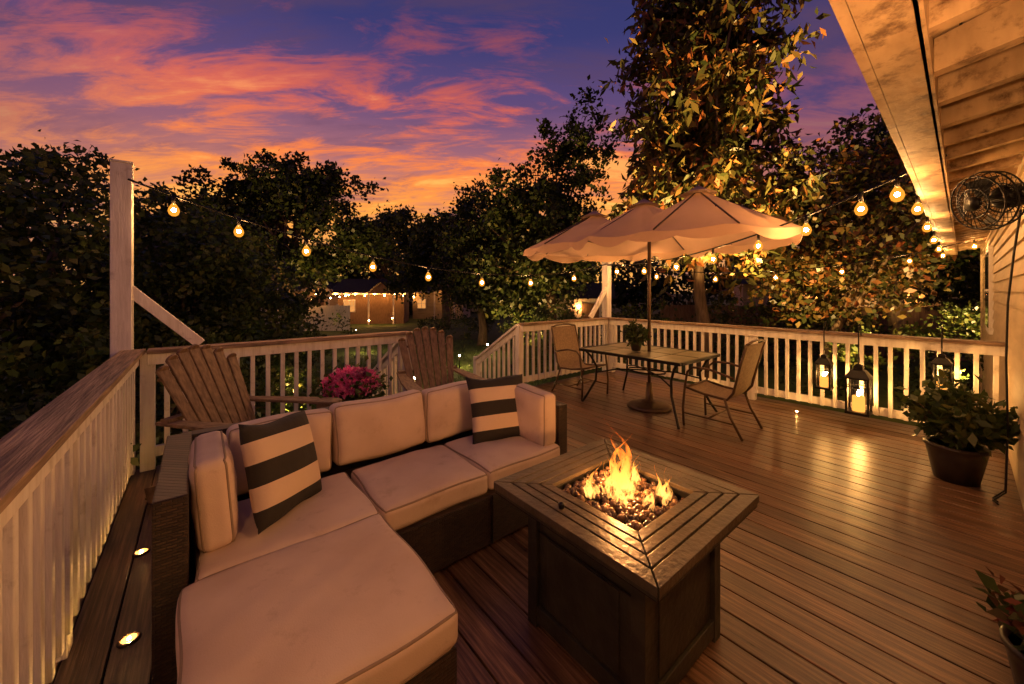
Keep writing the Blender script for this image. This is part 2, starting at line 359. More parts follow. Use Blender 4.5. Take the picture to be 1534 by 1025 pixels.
def tree(name,x,y,ells,n,k,sig,leaf,mat,trunk_r=.2,th=2.5,lean=(0,0),nl=9,inner=.45,up=0,asp=.32):
    e=bpy.data.objects.new(name,None);sc.collection.objects.link(e);e.location=(x,y,GZ)
    pts,subs=clumps(ells,n,k,sig,inner)
    leafmesh('crown',pts,mat,leaf,parent=e,up=up,asp=asp)
    t=B();top=Vector((lean[0],lean[1],th))
    t.tube([(0,0,-.1),(lean[0]*.3+.05,lean[1]*.3,th*.35),(lean[0]*.7-.04,lean[1]*.7,th*.7),top],[trunk_r*1.35,trunk_r,trunk_r*.85,trunk_r*.7],bark,10)
    idx=rng.choice(len(subs),size=min(nl,len(subs)),replace=False)
    for i in idx:
        g=Vector(subs[i].tolist());mid=top.lerp(g,.45)+Vector((random.uniform(-.2,.2),random.uniform(-.2,.2),random.uniform(0,.4)))
        t.tube([top-Vector((0,0,random.random()*th*.25)),mid,g],[trunk_r*.5,trunk_r*.28,trunk_r*.06],bark,6)
        for _ in range(3):
            j=rng.integers(len(subs));h=Vector(subs[j].tolist())
            if (h-mid).length<(g-top).length*.9: t.tube([mid,mid.lerp(h,.5)+Vector((0,0,.12)),h],[trunk_r*.2,trunk_r*.12,trunk_r*.03],bark,5)
    t.obj('trunk',parent=e)
    return e
tree('laurel_tree',-7.6,6.2,[(0,0,2.6,1.9,1.7,2.0),(-.8,0,3.9,1.0,1.1,1.2),(.9,.2,1.0,1.7,1.4,1.3)],180,120,.17,.105,leafA,.12,1.4)
tree('laurel_tree',-6.1,7.2,[(0,0,2.1,1.5,1.4,1.6),(.2,0,3.0,1.0,1.0,.8),(.3,0,.9,1.5,1.3,1.1)],140,120,.17,.105,leafA,.12,1.3)
tree('laurel_tree',-6.0,9.0,[(0,0,1.8,1.4,1.3,1.4),(.2,0,.8,1.4,1.2,.9)],100,110,.17,.105,leafA,.1,1.1)
tree('laurel_tree',-5.9,4.2,[(0,0,1.7,1.3,1.5,1.5),(-.8,0,2.5,1.3,1.3,1.3)],110,120,.16,.10,leafA,.1,1.1)
tree('low_shrub',-3.6,2.0,[(0,0,.7,.9,1.3,.75),(-.7,.8,.9,1.0,1.0,.9)],80,120,.13,.085,leafA,.06,.5)
tree('low_shrub',-4.4,4.9,[(0,0,.8,.8,.9,.8),(.3,1.4,.6,1.0,.8,.6)],70,110,.13,.085,leafA,.06,.5)
tree('oak_tree',-9.4,16,[(-1.6,0,5.6,2.1,2,1.8),(1.2,0,6.2,2.1,2,1.5),(3.0,0,4.7,1.4,1.4,1.3),(-.4,0,7.2,1.5,1.4,.7),(-2.4,0,3.6,1.3,1.5,1.2),(.8,0,3.6,2.4,1.8,1.0)],230,120,.26,.19,leafD,.3,3.2,nl=18,inner=.3)
tree('oak_tree',-14,17,[(0,0,4.0,3.0,2.5,2.5),(1.5,0,5.2,1.4,1.6,1.2)],150,110,.28,.2,leafD,.3,2.8,nl=12)
tree('maple_tree',-9.6,31,[(0,0,6.6,2.4,2,2.3),(2.6,0,5.6,2.3,2,1.9),(-2.8,0,5.2,2.2,2,1.9)],120,90,.34,.32,leafD,.3,3,nl=10)
tree('maple_tree',-4.2,24,[(0,0,4.6,2.4,2,2.4),(2,0,5.4,1.6,1.6,2.1),(-1.8,0,3.4,1.8,1.6,1.2)],130,90,.3,.27,leafD,.25,2.5)
tree('elm_tree',1.5,14.5,[(0,0,4.8,2.2,1.8,2.8),(.9,0,7.4,1.2,1.2,1.9),(-1.4,0,5.0,1.3,1.3,1.9),(-1.0,0,2.6,2.2,1.6,1.8)],230,110,.25,.17,leafD,.22,2.6,nl=16,inner=.3,up=.4)
tree('elm_tree',-1.3,16.5,[(0,0,3.8,1.9,1.6,2.3),(-.5,0,5.5,1.1,1.0,1.4),(.3,0,2.2,2.0,1.4,1.2)],140,110,.24,.17,leafD,.18,2)
tree('magnolia_tree',5.2,10.2,[(0,0,5.0,2.0,1.8,2.2),(-.2,0,7.4,2.1,1.8,2.2),(-.1,0,9.6,1.8,1.6,2.0),(1.2,0,4.0,1.3,1.3,1.0),(-1.4,0,4.2,1.0,1.2,1.2)],330,66,.24,.32,leafG,.17,3.2,lean=(-.2,0),nl=24,inner=.3,up=-.9,asp=.17)
tree('crape_myrtle_tree',7.8,9.8,[(0,0,4.2,1.9,1.7,1.7),(1.8,0,5.0,1.9,1.7,1.9),(1.0,0,2.6,2.4,1.6,1.1),(-1.6,0,2.9,1.2,1.2,.9)],170,80,.25,.16,leafG,.13,1.9,lean=(.8,0),nl=20,inner=.3)
tree('laurel_tree',12.6,12.5,[(0,0,5.0,2.6,2.2,2.6),(-.8,0,7.0,1.5,1.5,1.4),(2.5,0,4.2,2.2,2,2.6),(-2.2,0,3.6,2.0,1.8,2.0)],230,100,.25,.18,leafD,.22,2.6,nl=14)
tree('laurel_tree',17,12.5,[(0,0,4.4,3.2,2.4,3.4)],120,90,.28,.2,leafD,.22,2.4)
sh=bpy.data.objects.new('shrub_border',None);sc.collection.objects.link(sh);sh.location=(0,0,GZ)
E=[]
for x0,y0,r in [(-8.2,11.5,.6),(-6.9,15.5,.6),(.4,13.2,.8),(1.3,11,1.0),(2.6,11.5,1.1),(4.1,11.8,1.1),(6.4,11.6,1.1),(8,12,1.2),(9.8,12.3,1.3),(3.4,9.4,.7),(7.2,8.6,.8),(9.2,8.3,.9),(11.0,9.5,1.1),(13,9.8,1.3),(10.2,6.3,.8),(-2.0,19.5,1.3),(-4.4,20.5,.7)]:
    E.append((x0,y0,r*.8,r*1.25,r,r*.95))
pts,_=clumps(E,270,100,.16,.5);leafmesh('foliage',pts,leafA,.11,parent=sh)
tl=bpy.data.objects.new('distant_treeline',None);sc.collection.objects.link(tl);tl.location=(0,0,GZ)
E=[]
for i in range(34):
    a=math.radians(-78+156*i/33);R=random.uniform(38,48);E.append((R*math.sin(a),R*math.cos(a),random.uniform(2.6,3.6),4.2,3,random.uniform(3.0,4.6)))
pts,_=clumps(E,560,55,.75,.2);leafmesh('foliage',pts,leafD,.6,parent=tl)
# ---------------- deck
b=B()
p=-.58;i=math.floor(p/.145)
while i*.145<5.98:
    b.box(((i+.5)*.145,1.2,-.0125+random.uniform(-.0008,.0008)),(.137,6.45,.025),deckm);i+=1
b.box((2.72,1.2,-.06),(6.56,6.4,.06),soil_and_dark_fill)  # dark sheet under the boards stands in for shade in the gaps
b.box((2.72,4.45,-.14),(6.66,.03,.24),capwood);b.box((6.05,1.2,-.14),(.03,6.5,.24),capwood);b.box((-.60,1.2,-.14),(.03,6.5,.24),capwood)
for pp in (-.5,1.2,2.9,4.5,5.9):
    for qq in (-1.5,1.4,4.3): b.box((pp,qq,-.5),(.12,.12,.8),capwood)
b.obj('wooden_deck',(0,0,0),TH,bevel=.003)
def railing(p0,q0,p1,q1,posts=None,ext0=0,ext1=0,side=1,cap=capwood):
    A=P(p0,q0);Bv=P(p1,q1);d=Bv-A;Ln=d.length;ang=math.atan2(d.y,d.x)
    b=B()
    b.box(((Ln+ext1-ext0)/2,0,.985),(Ln+ext0+ext1,.15,.034),cap)
    b.box((Ln/2,-.02*side,.92),(Ln,.04,.09),white);b.box((Ln/2,.012*side,.145),(Ln,.04,.085),white)
    npst=posts or max(2,round(Ln/1.9)+1)
    for i in range(npst): b.box((Ln*i/(npst-1),.03*side,.483),(.09,.09,.966),white)
    n=int(Ln/.118)
    for i in range(1,n):
        b.box((Ln*i/n+random.uniform(-.003,.003),-.008*side,.50),(.036,.034,.80),white,rot=(0,random.uniform(-.006,.006),0))
    return b.obj('deck_railing',A,ang,bevel=.003)
QB=4.35;PR=5.85
railing(-.43,-1.6,-.43,QB,ext1=.07)
railing(-.34,QB,1.95,QB,ext0=0)
railing(3.73,QB,PR,QB,ext1=.07)
railing(PR,QB-.08,PR,-.35)
def tallpost(p,q,top,dirp,name='light_post'):
    b=B();b.box((0,0,(top+GZ)/2),(.125,.125,top-GZ),white)
    b.box((0,0,top+.008),(.14,.14,.016),white)
    b.beam((.04*dirp,-.02,top-1.03 if top>2.2 else 1.55),(.50*dirp,-.02,1.01),.045,.085,white)
    return b.obj(name,P(p,q),TH,bevel=.004)
tallpost(-.50,4.46,2.53,1)
tallpost(PR+.06,QB+.06,2.02,-1)
b=B()
for i in range(4):
    b.box((2.84,QB+.25+.28*i,-.18-.18*i),(1.72,.29,.03),capwood);b.box((2.84,QB+.11+.28*i,-.1-.18*i),(1.7,.02,.15),white)
for pp in (1.95,3.73): b.beam((pp,QB+.05,-.12),(pp,QB+1.3,-.82),.04,.24,white)
b.obj('deck_stairs',(0,0,0),TH,bevel=.003)
for pp in (1.95,3.73):
    b=B()
    b.beam((0,0,.98),(0,1.15,.30),.12,.034,white);b.beam((0,0,.91),(0,1.15,.23),.04,.08,white);b.beam((0,0,.12),(0,1.15,-.58),.04,.08,white)
    b.box((0,1.15,-.25),(.09,.09,1.2),white)
    for i in range(1,9):
        t=i/9;b.box((0,1.15*t,.52-.69*t),(.034,.034,.8),white)
    b.obj('stair_railing',P(pp,QB+.03),TH,bevel=.003)
for p_,q_,r_ in ((-.235,2.28,.025),(-.27,3.76,.025),(-.235,.9,.025),(-.26,3.0,.025),(5.66,.3,.018),(5.66,1.4,.018),(5.66,2.5,.018)):
    b=B();b.lathe([(.0,.006),(r_,.006)],(0,0,0),discm,16);b.ball((0,0,.006),.007,candlem,6);b.lathe([(r_+.001,.0),(r_+.001,.008),(r_+.01,.008),(r_+.014,.0005)],(0,0,0),bronze,20)
    b.obj('recessed_deck_light',P(p_,q_,.001))
# ---------------- house
HA=math.atan2(.645,.764);HO=Vector((.4,0,0));wv=Vector((.764,.645,0));nv=Vector((-.645,.764,0))
def H(s,e,z=0): return HO+wv*s+nv*e+Vector((0,0,z))
b=B()
s0,s1=-1.5,12.3
b.box(((s0+s1)/2,-.10,.9),(s1-s0,.14,3.5),housepaint)
z=-.8
while z<2.5:
    b.add([(s0,0,z),(s1,0,z),(s1,-.018,z+.12),(s0,-.018,z+.12),(s0,-.03,z),(s1,-.03,z)],[(0,1,2,3),(4,5,1,0)],housepaint)
    z+=.12
b.box((s1,-.04,.85),(.1,.12,3.4),housepaint)
b.box((8.5,.0,1.5),(1.1,.06,1.2),white);b.box((8.5,.032,1.5),(.94,.01,1.04),M('window_glass',(.02,.02,.03),rough=.08))
b.box((8.5,.04,1.5),(.94,.02,.03),white)
b.box(((s0+s1)/2+.1,.405,2.315),(s1-s0+.6,.13,.03),soffitm)
b.box(((s0+s1)/2+.1,.487,2.40),(s1-s0+.6,.03,.20),soffitm)
b.box(((s0+s1)/2+.1,.34,2.36),(s1-s0+.6,.02,.12),soffitm)
sl=math.atan2(.12,.5)
for k in range(6):
    e0=.49-k*.115
    b.box(((s0+s1)/2+.1,e0-.055,2.47+k*.029),(s1-s0+.62,.105,.02),soffitm,rot=(-sl,0,0))
s=s0
while s<s1+.2:
    b.add([(s,.33,2.34),(s+.06,.33,2.34),(s+.06,-.04,2.40),(s,-.04,2.40),(s,.33,2.47),(s+.06,.33,2.47),(s+.06,-.04,2.57),(s,-.04,2.57)],[(3,2,1,0),(4,5,6,7),(0,1,5,4),(1,2,6,5),(2,3,7,6),(3,0,4,7)],soffitm)
    s+=.38
shing=M('roof_shingles',(.04,.035,.03),(.07,.06,.05),scale=30,rough=.95)
b.add([(s0-.3,.55,2.52),(s1+.4,.55,2.52),(s1+.4,-4,3.6),(s0-.3,-4,3.6),(s0-.3,.55,2.55),(s1+.4,.55,2.55),(s1+.4,-4,3.63),(s0-.3,-4,3.63)],[(3,2,1,0),(4,5,6,7),(0,1,5,4),(1,2,6,5),(2,3,7,6),(3,0,4,7)],shing)
b.obj('house',HO,HA,bevel=0)
for s_,st_ in ((.85,1150),(-.9,620)):  # lamps added out of view to brighten the rails and eave
    sg_=EM('added_sconce_globe',(1,.48,.18),st_)
    b=B();b.box((0,.01,2.0),(.11,.02,.2),blackmetal);b.beam((0,.02,2.05),(0,.12,2.08),.02,.02,blackmetal)
    b.lathe([(.07,0),(.02,.05),(.0,.07)],(0,.12,2.03),blackmetal,12);b.ball((0,.12,1.97),.035,sg_,8);b.lathe([(.03,0),(.03,.015)],(0,.12,1.90),blackmetal,12)
    b.obj('added_sconce',H(s_,0),HA)
# fan
b=B();R=.18
for zz,rr in ((.0,R),(.05,R*.9),(-.05,R*.93),(.065,R*.5),(-.075,R*.5)):
    b.tube([(rr*math.cos(a*math.pi/18),rr*math.sin(a*math.pi/18),zz) for a in range(36)],.005,fanblack,6,closed=True)
for k in range(32):
    a=2*math.pi*k/32;c_,s_=math.cos(a),math.sin(a)
    b.tube([(.03*c_,.03*s_,.075),(R*.5*c_,R*.5*s_,.068),(R*.9*c_,R*.9*s_,.05),(R*c_,R*s_,0),(R*.93*c_,R*.93*s_,-.05),(R*.5*c_,R*.5*s_,-.077),(.03*c_,.03*s_,-.085)],.0024,fanblack,4)
b.lathe([(.0,.085),(.045,.08),(.045,.06)],(0,0,0),fanblack,16);b.lathe([(.06,-.19),(.07,-.17),(.07,-.08),(.04,-.06)],(0,0,0),fanblack,16)
for k in range(4):
    a0=2*math.pi*k/4
    vs=[];nn=6
    for i in range(nn+1):
        t=i/nn;rr=.03+.135*t
        for da,zz in ((-.15-.45*t,-.02),(.3+.25*t,.03)): vs.append((rr*math.cos(a0+da),rr*math.sin(a0+da),zz))
    b.add(vs,[(2*i,2*i+1,2*i+3,2*i+2) for i in range(nn)],fanblack,True)
nrm=Vector((-.96,.18,-.2)).normalized();up=Vector((0,0,1));xx=up.cross(nrm).normalized();yy=nrm.cross(xx)
fp=H(3.45,.165,2.04)
R3=Matrix(((xx.x,yy.x,nrm.x),(xx.y,yy.y,nrm.y),(xx.z,yy.z,nrm.z)))
wall=R3.inverted()@(H(3.35,.005,2.05)-fp)
b.tube([(0,0,-.17),Vector((0,0,-.21)).lerp(wall,.3),wall],.018,fanblack,8)
b.ball(wall,.035,fanblack,10)
b.obj('wall_fan',M4=Matrix.Translation(fp)@R3.to_4x4())
b=B()
for k in range(2):
    x=4.1+.05*k;b.tube([(x-.4,.02,2.0),(x-.1,.03,1.75),(x+.02,.05,1.4),(x-.03,.06,1.0),(x+.04,.05,.5),(x+.02,.06,.05),(x-.1,.12,.012),(x-.15,.10,.012)],.005,blackmetal,6)
b.obj('power_cable',HO,HA)
# ---------------- sofa
e=bpy.data.objects.new('outdoor_sectional_sofa',None);sc.collection.objects.link(e);e.rotation_euler=(0,0,TH)
b=B()
b.box((.95,2.21,.16),(1.98,.86,.28),wick)
b.box((.95,2.68,.37),(2.06,.08,.70),wick)
b.box((-.085,2.26,.375),(.10,.82,.71),wick)
b.box((1.98,2.26,.35),(.09,.82,.66),wick)
for x in (.67,1.31): b.box((x,1.778,.16),(.012,.012,.28),soil_and_dark_fill)  # thin dark strips at the joints between seat units
for x in (-.05,.66,1.3,1.93):
    for y in (1.84,2.66): b.box((x,y,.02),(.04,.04,.04),blackmetal)
b.obj('wicker_frame',parent=e,bevel=.008)
b=B()
b.cushion((.325,2.08,.365),(.69,.56,.12),fabric,.03,.018,seed=1)
b.cushion((.99,2.08,.365),(.62,.56,.12),fabric,.03,.02,seed=2)
b.cushion((1.615,2.08,.365),(.61,.56,.12),fabric,.03,.02,seed=3)
b.cushion((.36,2.52,.585),(.52,.14,.36),fabric,.04,.035,rot=(-.1,0,.0),ax=1,seed=4)
b.cushion((.925,2.515,.59),(.60,.14,.37),fabric,.04,.035,rot=(-.1,0,.02),ax=1,seed=5)
b.cushion((1.53,2.515,.59),(.59,.14,.37),fabric,.04,.035,rot=(-.1,0,-.02),ax=1,seed=6)
b.cushion((.045,2.16,.61),(.12,.46,.38),fabric,.04,.02,rot=(0,-.08,0),ax=0,seed=7)
b.cushion((1.86,2.13,.60),(.13,.56,.36),fabric,.04,.03,rot=(0,.06,0),ax=0,seed=8)
b.obj('cushions',parent=e,merge=True)
e2=bpy.data.objects.new('outdoor_ottoman',None);sc.collection.objects.link(e2);e2.rotation_euler=(0,0,TH)
b=B();b.box((.315,1.44,.165),(.69,.70,.27),wick)
for x in (0,.63):
    for y in (1.12,1.76): b.box((x,y,.02),(.04,.04,.04),blackmetal)
b.obj('wicker_frame',parent=e2,bevel=.008)
b=B();b.cushion((.31,1.45,.365),(.735,.735,.12),fabric,.03,.02,seed=9);b.obj('cushion',parent=e2,merge=True)
def pillow(c,az,tilt,roll,size=.48,th=.17):
    b=B();n=22
    for sg in (1,-1):
        vs=[]
        for i in range(n+1):
            for j in range(n+1):
                x=-1+2*i/n;y=-1+2*j/n
                k=((1-x*x)*(1-y*y))
                z=sg*th/2*(k**.42)*(1+.07*math.sin(5*x+2)*math.cos(4*y))
                px=x*(1-.09*(1-y*y))*size/2;py=y*(1-.09*(1-x*x))*size/2+.006*math.sin(4*x)
                vs.append((px,py,z))
        fs=[]
        for i in range(n):
            for j in range(n):
                q=(i*(n+1)+j,(i+1)*(n+1)+j,(i+1)*(n+1)+j+1,i*(n+1)+j+1);fs.append(q if sg>0 else q[::-1])
        b.add(vs,fs,stripem,True)
    az=math.radians(az);t=math.radians(tilt)
    nn=Vector((math.cos(az)*math.cos(t),math.sin(az)*math.cos(t),math.sin(t)));u=Vector((-math.cos(az)*math.sin(t),-math.sin(az)*math.sin(t),math.cos(t)));x=u.cross(nn)
    R=Matrix(((x.x,u.x,nn.x),(x.y,u.y,nn.y),(x.z,u.z,nn.z)))@Matrix.Rotation(math.radians(roll),3,'Z')
    b.obj('throw_pillow',M4=Matrix.Translation(c)@R.to_4x4(),merge=True)
pillow(Vector((-1.10,1.84,.65)),-2,18,-9,.46)
pillow(P(1.68,2.20,.635),-62,22,-2,.47)
# ---------------- adirondack chairs
def adirondack(loc,rz):
    b=B()
    for i in range(7):
        k=i-3;bx=-.05;by=k*.062;ty=k*.092
        Ls=.80-.013*k*k
        tx=bx-.40*Ls/.8;tz=.30+.74*Ls/.8
        b.beam((bx,by,.27),(tx,ty,tz),.054,.018,chairwood,up=(1,0,.5),w2=.080)
        b.lathe([(.040,-.009),(.040,.009)],(0,0,0),chairwood,16,T=Matrix.Translation((tx,ty,tz))@Euler((0,math.radians(-90+28),0)).to_matrix().to_4x4(),smooth=False)
    b.beam((-.13,-.26,.33),(-.13,.26,.33),.05,.03,chairwood);b.beam((-.31,-.33,.60),(-.31,.33,.60),.07,.025,chairwood);b.beam((-.42,-.27,.86),(-.42,.27,.86),.05,.02,chairwood)
    for i in range(6):
        t=i/5;b.box((.02+.47*t,0,.295+.095*t-.02*math.sin(t*3.1)),(.082,.54,.02),chairwood,rot=(0,-.2,0))
    b.box((.535,0,.36),(.02,.54,.09),chairwood)
    for s in (-1,1):
        b.beam((.52,.27*s,.36),(-.52,.27*s,.05),.025,.11,chairwood)
        b.box((.42,.305*s,.285),(.10,.028,.57),chairwood)
        b.prism([(-.38,.30*s-.035),(.1,.33*s-.06),(.5,.335*s-.07),(.55,.335*s-.035),(.55,.335*s+.035),(.5,.335*s+.07),(.1,.33*s+.06),(-.38,.30*s+.035)],.57,.592,chairwood)
        b.beam((.42,.345*s,.56),(.42,.33*s,.42),.05,.03,chairwood)
    b.obj('adirondack_chair',loc,rz,bevel=.004)
adirondack((-2.0,2.86,0),math.radians(-8))
adirondack((-.80,4.02,0),math.radians(-62))
b=B();b.lathe([(.10,0),(.15,.2),(.16,.21),(.15,.22),(.13,.21)],(0,0,.26),white,24);b.lathe([(.14,0),(.14,.02)],(0,0,.24),white,24)
for k in range(3):
    a=2.1*k;b.tube([(.12*math.cos(a),.12*math.sin(a),.24),(.13*math.cos(a),.13*math.sin(a),0)],.012,white)
fo=b.obj('flower_pot',(-1.50,3.55,0))
c=rng.normal(size=(210,3));c/=np.linalg.norm(c,axis=1)[:,None];c[:,2]=np.abs(c[:,2])*.9-.15;c*=np.array([.24,.24,.21])*rng.uniform(.85,1.06,size=(210,1));c[:,2]+=.60
pt=np.repeat(c,24,axis=0)+rng.normal(size=(210*24,3))*.006
leafmesh('blossoms',pt,petal,.036,parent=fo,up=.4,asp=.22)
c2=rng.normal(size=(1500,3))*np.array([.12,.12,.07])+np.array([0,0,.57]);leafmesh('leaves',c2,leafA,.06,parent=fo)
# ---------------- fire table
FP=(1.435,.99)
b=B()
g=.004
def frame(ro,ri,z0,z1,mat):
    o=ro;i_=ri
    for k in range(4):
        a=k*math.pi/2;c_,s_=math.cos(a),math.sin(a)
        poly=[(-o+g,-o),(o-g,-o),(i_-g,-i_),(-i_+g,-i_)]
        b.prism([(x*c_-y*s_,x*s_+y*c_) for x,y in poly],z0,z1,mat)
edges=[.405,.347,.302,.257,.212]
for k in range(4): frame(edges[k]-(.004 if k else 0),edges[k+1]+.004,.585,.616,firetop)
frame(.40,.345,.570,.5835,firebody)
frame(.40,.215,.566,.5695,soil_and_dark_fill)  # plain dark layer beneath the slats
b.box((0,0,.50),(.43,.43,.01),blackmetal)
for k in range(4):
    a=k*math.pi/2;b.box((.213*math.cos(a),.213*math.sin(a),.55),(.006 if k%2==0 else .43,.43 if k%2==0 else .006,.1),blackmetal)
hx=.29
for sx in (-1,1):
    for sy in (-1,1): b.box((sx*(hx-.025),sy*(hx-.025),.285),(.055,.055,.57),firebody)
for k in range(4):
    a=k*math.pi/2;Rz=(0,0,a);c_,s_=math.cos(a),math.sin(a)
    def lb(x,y,z,sx,sy,sz,m=firebody): b.box((x*c_-y*s_,x*s_+y*c_,z),(sx,sy,sz),m,rot=Rz)
    lb(hx-.022,0,.30,.012,.472,.50)
    lb(hx-.008,0,.52,.016,.472,.09);lb(hx-.008,0,.06,.016,.472,.07)
    lb(hx-.013,0,.26,.008,.36,.30)
    lb(hx-.008,0,.425,.006,.472,.008,blackmetal)
b.lathe([(.012,0),(.014,.02),(.0,.024)],(-.32,.06,.616),blackmetal,10)
b.obj('fire_pit_table',P(*FP),TH,bevel=.003)
rock=[M('river_rock_a',(.07,.035,.018),(.16,.085,.045),scale=20,rough=.3),M('river_rock_b',(.14,.08,.045),(.26,.16,.09),scale=20,rough=.3),M('river_rock_c',(.035,.022,.014),(.07,.045,.03),scale=20,rough=.25)]
b=B()
for i in range(430):
    x=random.uniform(-.196,.196);y=random.uniform(-.196,.196);hh=.568+.03*(1-(x*x+y*y)/.08)
    b.ball((x,y,hh+random.uniform(-.008,.008)),random.uniform(.010,.019),random.choice(rock),8,1.25,1,.72,.05)
b.obj('river_rocks',P(*FP),TH)
def flamemat():
    m,nt,N,L=newmat('flame')
    o=N.new('ShaderNodeOutputMaterial');e=N.new('ShaderNodeEmission');t=N.new('ShaderNodeBsdfTransparent');mx=N.new('ShaderNodeMixShader')
    tc=N.new('ShaderNodeTexCoord');s=N.new('ShaderNodeSeparateXYZ');L.new(tc.outputs['Object'],s.inputs[0])
    mr=N.new('ShaderNodeMapRange');mr.inputs[1].default_value=.58;mr.inputs[2].default_value=.86;L.new(s.outputs[2],mr.inputs[0])
    n=N.new('ShaderNodeTexNoise');mp=N.new('ShaderNodeMapping');mp.inputs['Scale'].default_value=(34,34,11);L.new(tc.outputs['Object'],mp.inputs[0]);L.new(mp.outputs[0],n.inputs[0]);n.inputs['Scale'].default_value=1;n.inputs['Distortion'].default_value=1.4
    r=ramp(N,[(0,(1,.42,.10)),(.3,(1,.36,.055)),(.6,(1,.24,.025)),(1,(.9,.12,.008))]);L.new(mr.outputs[0],r.inputs[0]);L.new(r.outputs[0],e.inputs[0])
    st=N.new('ShaderNodeMapRange');st.inputs[3].default_value=3.6;st.inputs[4].default_value=2.2;L.new(mr.outputs[0],st.inputs[0]);L.new(st.outputs[0],e.inputs[1])
    f=N.new('ShaderNodeMapRange');f.inputs[1].default_value=.36;f.inputs[2].default_value=.60;f.inputs[3].default_value=.45;f.inputs[4].default_value=.98;L.new(n.outputs[0],f.inputs[0])
    L.new(f.outputs[0],mx.inputs[0]);L.new(e.outputs[0],mx.inputs[1]);L.new(t.outputs[0],mx.inputs[2]);L.new(mx.outputs[0],o.inputs[0]);m.cycles.emission_sampling='NONE';return m
fm=flamemat()
b=B()
def tongue(x,y,h,wd,ph):
    pts=[];rs=[]
    for i in range(19):
        t=i/18
        pts.append((x+.026*math.sin(ph+6*t)*t*h/.15,y+.026*math.cos(ph*1.7+5*t)*t*h/.15,.588+h*t));rs.append(max(.0003,wd*(math.sin(math.pi*min(1,t*1.0+.14)**.7))*(1-t)**.6))
    b.tube(pts,rs,fm,10,caps=False)
for i in range(22):
    a=random.random()*6.28;rr=random.uniform(0,.075);h=.27*max(.3,1-rr/.12)*random.uniform(.45,1.05)
    tongue(rr*math.cos(a),rr*math.sin(a),h,random.uniform(.010,.026),random.random()*6)
for cx_,cy_,hh in ((-.13,.07,.17),(.10,-.135,.15),(-.02,-.12,.10),(.13,.03,.11),(-.08,-.05,.11)):
    for k in range(7): tongue(cx_+random.gauss(0,.02),cy_+random.gauss(0,.02),hh*random.uniform(.4,1.15),random.uniform(.008,.018),random.random()*6)
for x,y,h in ((0,0,.33),(.01,.02,.26),(-.02,-.01,.21)): tongue(x,y,h,.026,random.random()*6)
b.obj('fire_flames',P(*FP),TH)
l=bpy.data.lights.new('fire_light','POINT');l.energy=42;l.color=(1,.40,.11);l.shadow_soft_size=.02;lo=bpy.data.objects.new('fire_light',l);sc.collection.objects.link(lo);lo.location=P(FP[0],FP[1],.69)
# ---------------- dining set
TC=(4.45,2.70)
b=B()
b.box((0,0,.705),(.94,1.34,.016),tabletop)
for sx in (-1,1):
    b.box((sx*.485,0,.70),(.035,1.40,.035),blackmetal);b.box((0,sx*.69,.70),(.93,.035,.035),blackmetal)
for k in range(1,4): b.box((0,-.67+.335*k,.7145),(.93,.006,.004),blackmetal)
b.box((0,0,.7150),(.006,1.33,.004),blackmetal)
for sx in (-1,1):
    for sy in (-1,1):
        pts=[(sx*.44,sy*.64,.69),(sx*.40,sy*.58,.62),(sx*.35,sy*.52,.48),(sx*.36,sy*.53,.30),(sx*.42,sy*.61,.12),(sx*.47,sy*.67,.0)]
        b.tube(pts,.015,blackmetal,8)
        b.tube([(sx*.36,sy*.53,.40),(sx*.2,sy*.3,.46),(0,0,.47)],.010,blackmetal,6)
b.tube([(.17*math.cos(a*.5236),.25*math.sin(a*.5236),.46) for a in range(12)],.010,blackmetal,6,closed=True)
b.obj('patio_dining_table',P(*TC),TH,bevel=.002)
def slingchair(p,q,rz):
    b=B()
    for s in (-1,1):
        y=.27*s
        b.tube([(.26,y,0),(.27,y,.2),(.25,y,.42),(.22,y,.60),(.16,y,.655),(.0,y,.66),(-.14,y,.63),(-.25,y,.60)],.013,bronze,8)
        b.tube([(.25,y*.93,.42),(.05,y*.93,.385),(-.18,y*.93,.37),(-.24,y*.93,.45),(-.30,y*.93,.72),(-.36,y*.93,.95)],.013,bronze,8)
        b.tube([(-.16,y*.97,.38),(-.22,y,.2),(-.33,y,0)],.013,bronze,8)
        b.tube([(.26,y,.14),(-.24,y,.14)],.009,bronze,6)
    b.tube([(-.36,-.25,.95),(-.372,-.12,.975),(-.375,0,.98),(-.372,.12,.975),(-.36,.25,.95)],.013,bronze,8)
    b.tube([(.25,-.25,.42),(.25,.25,.42)],.012,bronze,8);b.tube([(.0,-.26,.14),(.0,.26,.14)],.009,bronze,8)
    prof=[(.26,.425),(.15,.39),(.0,.372),(-.12,.365),(-.185,.385),(-.225,.45),(-.26,.58),(-.30,.73),(-.33,.85),(-.36,.95)]
    vs=[];ny=9
    for i,(x,z) in enumerate(prof):
        for j in range(ny):
            t=-1+2*j/(ny-1);sag=.018*(1-t*t);vs.append((x-(sag if i>4 else 0),t*.245,z-(sag if i<=4 else 0)))
    fs=[(i*ny+j,i*ny+j+1,(i+1)*ny+j+1,(i+1)*ny+j) for i in range(len(prof)-1) for j in range(ny-1)]
    b.add(vs,fs,sling,True)
    b.obj('patio_sling_chair',P(p,q),TH+rz)
slingchair(4.42,1.80,math.radians(90))
slingchair(4.30,3.66,math.radians(-92))
